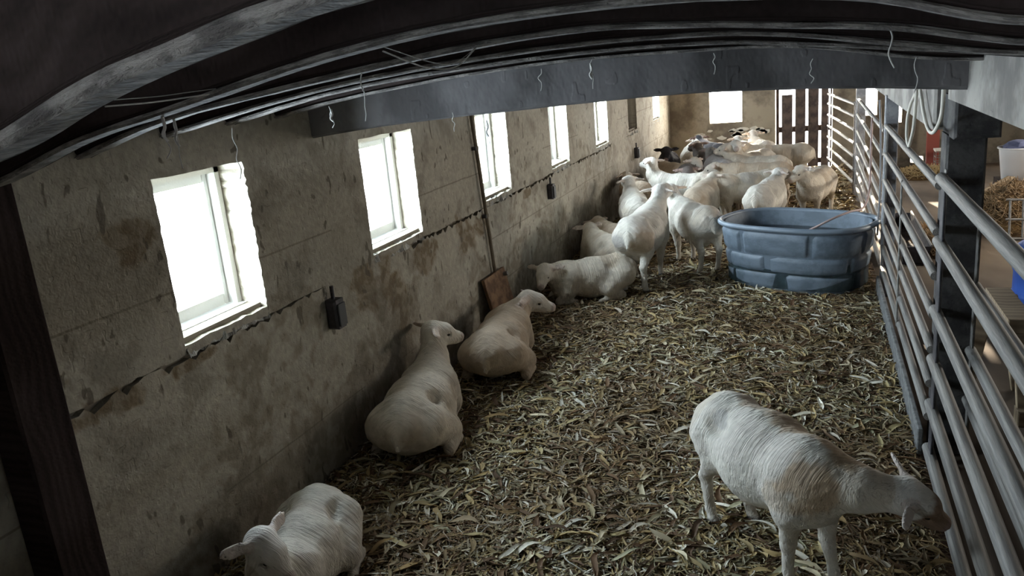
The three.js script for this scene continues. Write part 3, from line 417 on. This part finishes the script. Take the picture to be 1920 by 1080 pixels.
// ---------------------------------------------------------------- water tank
{
  const T = thing('stock_tank', 'oval blue-grey plastic stock tank with stepped panels', 'water tank', null, [2.56, 0, -8.3], -24 * Math.PI / 180), HT = 0.63;
  const blue = mottled([0.38, 0.43, 0.475], [0.45, 0.50, 0.55], 0.5, 2, 0.001);
  const A = 0.73, B = 0.48, ring = (k, off, y) => { const s = lerp(0.88, 1, y / HT); const a = k * Math.PI * 2, c = Math.cos(a), n = Math.sin(a), p = 0.72; return [Math.sign(c) * Math.abs(c) ** p * (A * s + off), y, Math.sign(n) * Math.abs(n) ** p * (B * s + off)]; };
  function patch(k0, k1, y0, y1, off, nU, nV, inner) {
    const pos = [], uv = [], id = []; const bev = 0.012;
    for (let j = 0; j <= nV; j++) for (let i = 0; i <= nU; i++) { const k = lerp(k0, k1, i / nU), y = lerp(y0, y1, j / nV); const edge = (inner !== undefined) && (i === 0 || j === 0 || i === nU || j === nV); pos.push(...ring(k, edge ? inner : off, y)); uv.push(k * 3.6, y); }
    for (let j = 0; j < nV; j++) for (let i = 0; i < nU; i++) { const a = j * (nU + 1) + i, b = a + nU + 1; id.push(a, b, a + 1, a + 1, b, b + 1); }
    const g = new THREE.BufferGeometry(); g.setAttribute('position', new THREE.Float32BufferAttribute(pos, 3)); g.setAttribute('uv', new THREE.Float32BufferAttribute(uv, 2)); g.setIndex(id); g.computeVertexNormals(); return g;
  }
  const flip = (g) => { const ix = g.index.array; for (let i = 0; i < ix.length; i += 3) { const t = ix[i]; ix[i] = ix[i + 1]; ix[i + 1] = t; } g.computeVertexNormals(); return g; };
  const bottom = new THREE.Shape(); for (let i = 0; i < 64; i++) { const p = ring(i / 64, -0.02, 0.03); i ? bottom.lineTo(p[0], p[2]) : bottom.moveTo(p[0], p[2]); }
  const shell = part('shell', mergeGeometries([patch(0, 1, 0, HT, -0.012, 96, 8), flip(patch(0, 1, 0.03, HT, -0.035, 96, 8)), (() => { const g = new THREE.ShapeGeometry(bottom).rotateX(Math.PI / 2); g.translate(0, 0.03, 0); return g; })()].map((g) => { const q = g.index ? g.toNonIndexed() : g; for (const a of Object.keys(q.attributes)) if (!['position', 'normal', 'uv'].includes(a)) q.deleteAttribute(a); return q; })), blue, T);
  const rows = [[0.36, 0.585, [0.02, 0.19, 0.315, 0.44, 0.62, 0.78, 0.93]], [0.195, 0.352, [0.07, 0.26, 0.375, 0.55, 0.7, 0.86]], [0.01, 0.187, [0.045, 0.245, 0.36, 0.5, 0.66, 0.82]]];
  for (const [y0, y1, ks] of rows) ks.forEach((k, i) => { const k1 = i + 1 < ks.length ? ks[i + 1] : ks[0] + 1; part('raised_panel', patch(k + 0.004, k1 - 0.004, y0, y1, 0.005, 24, 6, -0.014), blue, shell); });
  const rim = []; for (let i = 0; i < 72; i++) rim.push(ring(i / 72, 0.012, HT)); part('rim', tube(rim, 0.026, 144, 10, true), mottled([0.46, 0.51, 0.56], [0.54, 0.59, 0.64], 0.4, 2, 0.001), T);
  const ws = new THREE.Shape(); for (let i = 0; i < 72; i++) { const p = ring(i / 72, -0.036, 0.48); i ? ws.lineTo(p[0], p[2]) : ws.moveTo(p[0], p[2]); }
  const wg = new THREE.ExtrudeGeometry(ws, { depth: 0.44, bevelEnabled: false }); wg.rotateX(Math.PI / 2); wg.translate(0, 0.48, 0);
  part('water', wg, new THREE.MeshPhysicalMaterial({ color: new THREE.Color().setRGB(0.55, 0.62, 0.6), roughness: 0.04, transmission: 1, thickness: 0.4, ior: 1.33, attenuationColor: new THREE.Color().setRGB(0.25, 0.32, 0.28), attenuationDistance: 0.25 }), T).userData = { label: 'water inside the tank' };
}
solo('water_hose', 'thin reddish hose running down the fence into the tank', 'hose', tube([[3.29, 1.5, -9.3], [3.28, 1.2, -9.2], [3.27, 0.8, -9.1], [3.2, 0.66, -8.75], [3.05, 0.69, -8.35], [2.9, 0.66, -8.2], [2.72, 0.56, -8.22], [2.62, 0.50, -8.3]], 0.011, 50, 7), plain(0.42, 0.30, 0.27, 0.6));

// ---------------------------------------------------------------- corn stalk bedding
const bed = new THREE.Group(); bed.name = 'corn_stalk_bedding'; bed.userData = { kind: 'stuff', label: 'chopped dry corn stalks and husks bedding the whole pen', category: 'bedding' }; scene.add(bed);
const bedY = (x, z) => -0.012 + 0.03 * (fbm(x * 1.6, z * 1.6, 2, 3) - 0.5) + 0.05 * smooth(0.45, 0.0, x);
{
  const nx = 60, nz = 260, g = new THREE.PlaneGeometry(3.32, 17.6, nx, nz); g.rotateX(-Math.PI / 2); g.translate(1.66, 0, -7.8); const p = g.attributes.position;
  for (let i = 0; i < p.count; i++) p.setY(i, bedY(p.getX(i), p.getZ(i)) - 0.012 + 0.012 * noise(p.getX(i) * 30, p.getZ(i) * 30)); g.computeVertexNormals();
  const uv = g.attributes.uv; for (let i = 0; i < uv.count; i++) uv.setXY(i, p.getX(i), p.getZ(i));
  const t = tex(512, 512, (u, v) => { const n = pn(u, v, 9, 61), f = pn(u, v, 60, 62), ff = pn(u, v, 170, 63); return mix3(mix3([0.17, 0.105, 0.065], [0.34, 0.24, 0.14], n), [0.60, 0.51, 0.35], 0.6 * smooth(0.62, 0.8, 0.5 * f + 0.5 * ff)); });
  part('trampled_base', g, new THREE.MeshStandardMaterial({ map: t, roughness: 1, bumpMap: reliefTex, bumpScale: 0.02 }), bed);
  function strip(len, wid, bend, curl, segs, lens) {             // a bent leaf or split stalk, lying along x
    const pos = [], id = [];
    for (let i = 0; i <= segs; i++) { const t = i / segs, x = (t - 0.5) * len, y = bend * (1 - (2 * t - 1) ** 2), w = wid * (lens ? Math.max(0.12, Math.sin(Math.PI * clamp(t, 0.03, 0.97)) ** 0.7) : 1) * 0.5; const sz = bend * 0.8 * Math.sin(t * 5); pos.push(x, y + curl * wid, -w + sz, x, y, sz, x, y + curl * wid, w + sz); }
    for (let i = 0; i < segs; i++) { const a = i * 3; for (const k of [0, 1]) id.push(a + k, a + k + 1, a + k + 3, a + k + 1, a + k + 4, a + k + 3); }
    const g = new THREE.BufferGeometry(); g.setAttribute('position', new THREE.Float32BufferAttribute(pos, 3)); g.setIndex(id); g.computeVertexNormals(); return g;
  }
  const litterMat = new THREE.MeshStandardMaterial({ color: 0xffffff, roughness: 0.8, side: THREE.DoubleSide });
  const kinds = [['stalk_splinters', strip(0.08, 0.006, 0.003, 0.15, 3, false), 105000, 0.45, 1.5], ['leaf_shreds', strip(0.085, 0.0105, 0.005, 0.25, 4, true), 38000, 0.5, 1.7], ['bent_straws', strip(0.11, 0.0045, 0.016, 0.2, 5, false), 22000, 0.5, 1.5], ['husk_shreds', strip(0.14, 0.026, 0.016, 0.3, 5, true), 11000, 0.45, 1.3]];
  const m4 = new THREE.Matrix4(), q = new THREE.Quaternion(), e = new THREE.Euler(), c = new THREE.Color();
  const tint = (x, z) => { const n = fbm(x * 1.3 + 3, z * 1.3, 7, 3), brown = smooth(0.42, 0.66, n), r = rnd(); let a = r < 0.28 ? [0.42, 0.31, 0.14] : r < 0.44 ? [0.31, 0.27, 0.15] : r < 0.60 ? [0.60, 0.52, 0.35] : r < 0.90 ? [0.13, 0.07, 0.032] : [0.80, 0.75, 0.62]; a = mix3(a, [0.20, 0.115, 0.05], 0.75 * brown * (0.4 + 0.6 * rnd())); const k = rr(0.65, 1.25); return a.map((v) => v * k); };
  for (const [name, g, count, s0, s1] of kinds) {
    const I = new THREE.InstancedMesh(g, litterMat, count); I.name = name; I.castShadow = I.receiveShadow = true; I.userData = { kind: 'stuff' };
    for (let i = 0; i < count; i++) {
      const u = rnd(), z = -1.6 - 14.9 * u ** 1.75, x = rr(0.02, 3.27), s = rr(s0, s1) * (1 + 0.5 * smooth(-7, -14, z));
      e.set(rr(-0.45, 0.45), rr(0, 6.283), rr(-0.28, 0.32)); q.setFromEuler(e); m4.compose(V(x, bedY(x, z) + rr(0.0, 0.03), z), q, V(s, s, s)); I.setMatrixAt(i, m4); c.setRGB(...tint(x, z)); I.setColorAt(i, c);
    }
    bed.add(I);
  }
  // the big husks that can be told apart
  const hk = [strip(0.2, 0.04, 0.016, 0.2, 8, true), strip(0.16, 0.05, 0.014, 0.25, 8, true), strip(0.24, 0.03, 0.022, 0.2, 9, true)], hm = [[0.56, 0.48, 0.31], [0.46, 0.37, 0.18], [0.62, 0.56, 0.42], [0.38, 0.25, 0.10], [0.44, 0.41, 0.26]].map((k) => new THREE.MeshStandardMaterial({ color: new THREE.Color().setRGB(...k), roughness: 0.75, side: THREE.DoubleSide, bumpMap: grainTex, bumpScale: 0.001 }));
  for (let i = 0; i < 240; i++) { const u = rnd(), z = -2.3 - 9 * u ** 1.5, x = rr(0.5, 3.2); const h = part('husk_leaf', hk[i % 3], hm[Math.floor(rnd() * 5)], bed); h.position.set(x, bedY(x, z) + rr(0.012, 0.035), z); h.rotation.set(rr(-0.4, 0.4), rr(0, 6.28), rr(-0.25, 0.25)); h.scale.setScalar(rr(0.5, 1.0)); }
}

// ---------------------------------------------------------------- fittings on the left wall
function outlet(label, y, z, sc) { const o = thing('electrical_box', label, 'electrical box', 'wall boxes', [0, y, z]); o.scale.setScalar(sc); part('case', box(0.07, 0.17, 0.1, 0.035, 0, 0, 0.012), M.steelDark, o); part('cover', box(0.012, 0.13, 0.075, 0.076, -0.005, 0, 0.004), M.black, o); part('conduit', rod([0.03, 0.08, 0], [0.03, 0.16, 0], 0.012, 10), M.steelDark, o); return o; }
outlet('dark electrical box on the wall below and between the first two windows', 1.0, -3.92, 1.05); outlet('small dark electrical box on the wall below the third window', 1.0, -8.32, 0.95); outlet('small dark box on the wall close to the black sheep', 0.85, -13.0, 1.0);
{ const o = thing('wall_conduit', 'rusty conduit pipe running down the wall beside the third window', 'pipe', null, [0.03, 0, -6.36]); part('pipe', rod([0, 1.98, 0.06], [0, 0.52, -0.14], 0.016, 10), mottled([0.42, 0.37, 0.30], [0.60, 0.55, 0.47], 0.8, 4), o); for (const y of [1.7, 1.1]) part('clip', box(0.04, 0.03, 0.07, -0.01, y, 0.06 - (1.98 - y) * 0.137, 0.004), M.steelDark, o); }
{ const o = thing('wooden_board', 'short reddish wooden board leaning against the wall under the conduit', 'board', null, [0.16, 0.02, -6.42], 0); const m = part('plank', box(0.03, 0.58, 0.5, 0, 0.28, 0, 0.005), mottled([0.36, 0.26, 0.18], [0.52, 0.40, 0.29], 0.9, 2, 0.003), o); m.rotation.z = 0.22; const b = part('bolt', rod([0.0, 0.5, -0.2], [0.04, 0.51, -0.2], 0.02, 8), M.steel, o); b.position.x = -0.1; }

// ---------------------------------------------------------------- cords and cobwebs
solo('hanging_cord', 'pale cord hanging in a long loop under the girder', 'cord', tube([[3.29, 1.98, -5.48], [3.29, 1.9, -5.5], [3.29, 1.75, -5.56], [3.29, 1.64, -5.72], [3.29, 1.61, -5.78], [3.29, 1.66, -5.93], [3.29, 1.76, -5.93], [3.29, 1.86, -5.80], [3.29, 1.96, -5.52]], 0.010, 60, 8), M.cord);
solo('electric_cable', 'white cable clipped down the post with a slack curve beside the beam end', 'cable', tube([[3.30, 2.16, -4.47], [3.30, 2.05, -4.47], [3.30, 1.92, -4.49], [3.30, 1.84, -4.62], [3.30, 1.79, -4.8], [3.30, 1.80, -5.0], [3.30, 1.87, -5.2], [3.30, 1.98, -5.4]], 0.010, 50, 8), M.cord);
solo('tied_cable', 'grey cable tied down the fence post beside the tank', 'cable', tube([[3.28, 1.75, -8.2], [3.29, 1.5, -8.12], [3.30, 1.2, -8.14], [3.30, 0.9, -8.12], [3.29, 0.5, -8.14]], 0.009, 40, 6), plain(0.25, 0.24, 0.24, 0.6));
const strands = [[1.10, 2.06, -3.98, 0.16], [0.92, 2.1, -3.95, 0.1], [1.5, 2.28, -3.7, 0.1], [1.75, 2.3, -3.7, 0.13], [2.3, 2.28, -3.7, 0.09], [0.78, 2.28, -3.3, 0.16], [0.6, 2.2, -3.3, 0.1], [2.7, 2.22, -3.7, 0.1], [3.05, 2.2, -3.3, 0.12], [0.5, 2.24, -2.4, 0.2], [1.3, 2.38, -2.42, 0.12], [0.35, 2.15, -2.9, 0.22], [0.9, 2.26, -1.92, 0.14], [2.9, 2.3, -2.4, 0.1]];
strands.forEach(([x, y, z, l], i) => { const w = thing('cobweb_strand', '', 'cobweb', 'cobweb threads', [x, y, z]); w.userData.label = `dusty cobweb thread hanging ${['from the beam above the second window', 'from the beam left of the second window', 'from the sixth joist left of the beam middle', 'from the sixth joist at the middle of the beam', 'from the sixth joist above the flock', 'from the fifth joist near the wall, the longer one', 'from the fifth joist near the wall, the shorter one', 'from the sixth joist above the water tank', 'from the fifth joist above the middle gate', 'from the third joist above the first window', 'from the third joist left of its middle', 'from the fourth joist close to the left wall', 'from the second joist near the left', 'from the third joist at the right'][i]}`; const n = 5, p = []; for (let k = 0; k <= n; k++) p.push([0.02 * (fbm(k * 1.7 + i * 9, 1) - 0.5) * 2, 0.02 - l * k / n, 0.015 * (fbm(k * 1.3 + i * 5, 4) - 0.5)]); part('thread', tube(p, 0.0022, 20, 5), M.web, w); if (i % 3 === 0) part('clump', tube([[0.0, 0.005, 0], [0.006, -l * 0.2, 0.004], [-0.004, -l * 0.35, 0.006], [0.004, -l * 0.5, 0]], 0.005, 16, 5), M.web, w); });
for (const [pts, lab] of [[[[1.31, 2.305, -1.33], [1.27, 2.305, -1.5], [1.2, 2.31, -1.7], [1.13, 2.315, -1.88]], 'sagging cobweb slung between the two nearest joists'], [[[1.66, 2.38, -1.92], [1.70, 2.33, -2.1], [1.72, 2.33, -2.25], [1.73, 2.385, -2.4]], 'cobweb clump bridging the second and third joists']]) solo('cobweb', lab, 'cobweb', mergeGeometries([tube(pts, 0.0022, 30, 5), tube(pts.map(([x, y, z], i) => [x + 0.02 * (i % 2), y + 0.012, z]), 0.0012, 30, 5)]), M.web);

// ---------------------------------------------------------------- the alley on the right
{ const t = thing('feed_trough', 'long dark trough with straw beside the far gate', 'trough', null, [3.74, -0.05, -10.1]); const s = new THREE.Shape([[-0.15, 0.2], [-0.1, 0], [0.1, 0], [0.15, 0.2], [0.13, 0.2], [0.085, 0.02], [-0.085, 0.02], [-0.13, 0.2]].map((p) => new THREE.Vector2(...p))); const g = new THREE.ExtrudeGeometry(s, { depth: 1.9, bevelEnabled: false }); g.translate(0, 0, -0.95); part('pan', g, M.steelDark, t); for (const e of [-1, 1]) { part('end', box(0.26, 0.19, 0.02, 0, 0.1, e * 0.94, 0.004), M.steelDark, t); part('lip', rod([e * 0.145, 0.205, -0.96], [e * 0.145, 0.205, 0.96], 0.012, 8), M.steel, t); } }
{ const b = thing('blue_barrel', 'blue plastic barrel cut by the right edge of the picture', 'barrel', null, [4.56, -0.06, -7.35]); const prof = [[0, 0], [0.27, 0], [0.29, 0.03], [0.295, 0.28], [0.305, 0.30], [0.305, 0.33], [0.295, 0.35], [0.295, 0.58], [0.305, 0.6], [0.305, 0.63], [0.295, 0.65], [0.29, 0.86], [0.26, 0.9], [0, 0.9]].map((p) => new THREE.Vector2(p[0], p[1] * 0.72)); part('body', new THREE.LatheGeometry(prof, 40), plain(0.05, 0.13, 0.50, 0.35), b); part('bung', new THREE.CylinderGeometry(0.03, 0.03, 0.02, 16).translate(0.15, 0.655, 0), M.black, b); }
{ const b = thing('small_bucket', 'small white and blue pail on the alley floor', 'bucket', null, [4.18, -0.06, -7.62]); part('pail', new THREE.LatheGeometry([[0, 0], [0.06, 0], [0.075, 0.13], [0.083, 0.135], [0.07, 0.135], [0.056, 0.01], [0, 0.01]].map((p) => new THREE.Vector2(...p)), 24), plain(0.55, 0.6, 0.68, 0.5), b); part('handle', tube([[-0.08, 0.13, 0], [-0.06, 0.07, 0.07], [0, 0.05, 0.09], [0.06, 0.07, 0.07], [0.08, 0.13, 0]], 0.004, 20, 6), M.blue, b); }
{ const b = thing('wooden_trestle', 'pale wooden trestle leg standing behind the near gates', 'trestle', null, [3.86, -0.06, -5.4]); part('top_beam', box(0.14, 0.09, 0.7, 0.0, 0.66, -0.1, 0.006), M.woodPale, b); for (const [x, z, r] of [[0.03, 0.12, 0.1], [-0.06, -0.4, -0.16], [0.06, -0.4, 0.16]]) { const l = part('leg', box(0.1, 0.66, 0.04, 0, -0.31, 0, 0.005), M.woodPale, b); l.position.set(x, 0.64, z); l.rotation.z = r; } part('foot_block', box(0.14, 0.1, 0.12, 0.1, 0.05, 0.14, 0.006), M.woodPale, b); }
{ const f = thing('hay_rack', 'low metal hay rack against the heap of hay in the alley', 'hay rack', null, [5.0, -0.06, -10.4]); for (let i = 0; i < 4; i++) part('bar', rod([-0.18 + i * 0.13, 0.02, 0.1], [-0.18 + i * 0.13, 0.46, 0.02], 0.012, 8), M.steel, f); part('top_rail', rod([-0.22, 0.46, 0.02], [0.45, 0.44, 0.04], 0.014, 8), M.steel, f); part('middle_rail', rod([-0.22, 0.24, 0.06], [0.45, 0.22, 0.08], 0.014, 8), M.steel, f); part('bottom_rail', rod([-0.22, 0.02, 0.1], [0.45, 0.02, 0.12], 0.014, 8), M.steel, f); }
function heap(label, x, z, rx, rz, h, cols, n) {
  const o = new THREE.Group(); o.name = numbered('hay_heap'); o.position.set(x, -0.06, z); o.userData = { kind: 'stuff', label, category: 'hay' }; scene.add(o);
  const g = new THREE.SphereGeometry(1, 28, 14, 0, 6.2832, 0, Math.PI / 2), p = g.attributes.position; for (let i = 0; i < p.count; i++) { const k = 0.8 + 0.4 * fbm(p.getX(i) * 3 + x, p.getZ(i) * 3, p.getY(i) * 3, 3); p.setXYZ(i, p.getX(i) * rx * k, p.getY(i) * h * k, p.getZ(i) * rz * k); } g.computeVertexNormals(); part('core', g, mottled([0.33, 0.24, 0.14], [0.50, 0.39, 0.24], 1, 3, 0.03), o);
  const I = new THREE.InstancedMesh(new THREE.BoxGeometry(0.16, 0.004, 0.006), new THREE.MeshStandardMaterial({ roughness: 0.9 }), n); I.name = 'hay_stems'; I.userData = { kind: 'stuff' }; const m4 = new THREE.Matrix4(), q = new THREE.Quaternion(), c = new THREE.Color();
  for (let i = 0; i < n; i++) { const a = rr(0, 6.283), r = Math.sqrt(rnd()), yy = Math.sqrt(Math.max(0, 1 - r * r)); q.setFromEuler(new THREE.Euler(rr(-1, 1), rr(0, 6.28), rr(-0.9, 0.9))); m4.compose(V(Math.cos(a) * r * rx, yy * h * rr(0.85, 1.08), Math.sin(a) * r * rz), q, V(1, 1, 1)); I.setMatrixAt(i, m4); const k = rr(0.6, 1.2); c.setRGB(cols[0] * k, cols[1] * k, cols[2] * k); I.setColorAt(i, c); } o.add(I);
}
heap('brown hay heaped behind the metal rack at the right edge', 4.95, -10.9, 0.42, 0.4, 0.55, [0.36, 0.24, 0.13], 1600);
heap('sunlit straw scattered at the far end of the alley', 4.5, -15.2, 0.45, 0.35, 0.16, [0.5, 0.38, 0.2], 900);
heap('loose straw beside the feed trough', 4.1, -10.2, 0.3, 0.8, 0.12, [0.36, 0.25, 0.14], 900);
{ const b = thing('white_tub', 'white plastic tub with rags at the right edge of the alley', 'tub', null, [5.42, -0.06, -13]); part('tub', new THREE.LatheGeometry([[0, 0], [0.2, 0], [0.25, 0.42], [0.27, 0.43], [0.27, 0.45], [0.235, 0.44], [0.19, 0.02], [0, 0.02]].map((p) => new THREE.Vector2(p[0], p[1] + 0.28)), 28), plain(0.6, 0.6, 0.6, 0.6), b); part('crate', box(0.5, 0.28, 0.5, 0, 0.14, 0, 0.01), M.woodDark, b); const rag2 = new THREE.IcosahedronGeometry(0.2, 3), p = rag2.attributes.position; for (let i = 0; i < p.count; i++) { const k = 0.7 + 0.6 * fbm(p.getX(i) * 9, p.getY(i) * 9, p.getZ(i) * 9, 3); p.setXYZ(i, p.getX(i) * k, p.getY(i) * k * 0.5 + 0.72, p.getZ(i) * k); } rag2.computeVertexNormals(); part('rag', rag2, plain(0.08, 0.09, 0.16, 0.9), b); }
for (const [x, y, z, h, lab] of [[5.05, 0.2, -12.6, 35, 'pale plank propped beside the white tub'], [5.0, 0.08, -12.3, 28, 'pale plank lying lowest beside the white tub']]) { const p = thing('loose_plank', lab, 'plank', null, [x, -0.05, z], h * Math.PI / 180); const m = part('plank', box(0.8, 0.03, 0.13, 0, y, 0, 0.004), M.woodPale, p); m.rotation.z = 0.35; if (y < 0.1) m.rotation.z = 0.1; }
{ const p = thing('red_post', 'red painted post at the far end of the alley', 'post', null, [4.72, -0.06, -16.1]); part('shaft', box(0.2, 2.5, 0.12, 0, 1.25, 0, 0.01), plain(0.30, 0.07, 0.05, 0.7), p); }
{ const c = thing('wire_crate', 'pale wire crate in front of the red post', 'crate', null, [4.82, -0.06, -15.6]); for (const y of [0.02, 0.11, 0.2, 0.29, 0.38]) for (const [a, b] of [[[-0.12, -0.12], [0.12, -0.12]], [[0.12, -0.12], [0.12, 0.12]], [[0.12, 0.12], [-0.12, 0.12]], [[-0.12, 0.12], [-0.12, -0.12]]]) part('wire', rod([a[0], y, a[1]], [b[0], y, b[1]], 0.006, 6), M.steel, c); for (const [x, z] of [[-0.12, -0.12], [0, -0.12], [0.12, -0.12], [0.12, 0.12], [0, 0.12], [-0.12, 0.12]]) part('wire', rod([x, 0, z], [x, 0.4, z], 0.006, 6), M.steel, c); part('lid', box(0.27, 0.03, 0.27, 0, 0.41, 0, 0.006), plain(0.7, 0.68, 0.62, 0.6), c); }
renderer.render(scene, camera);
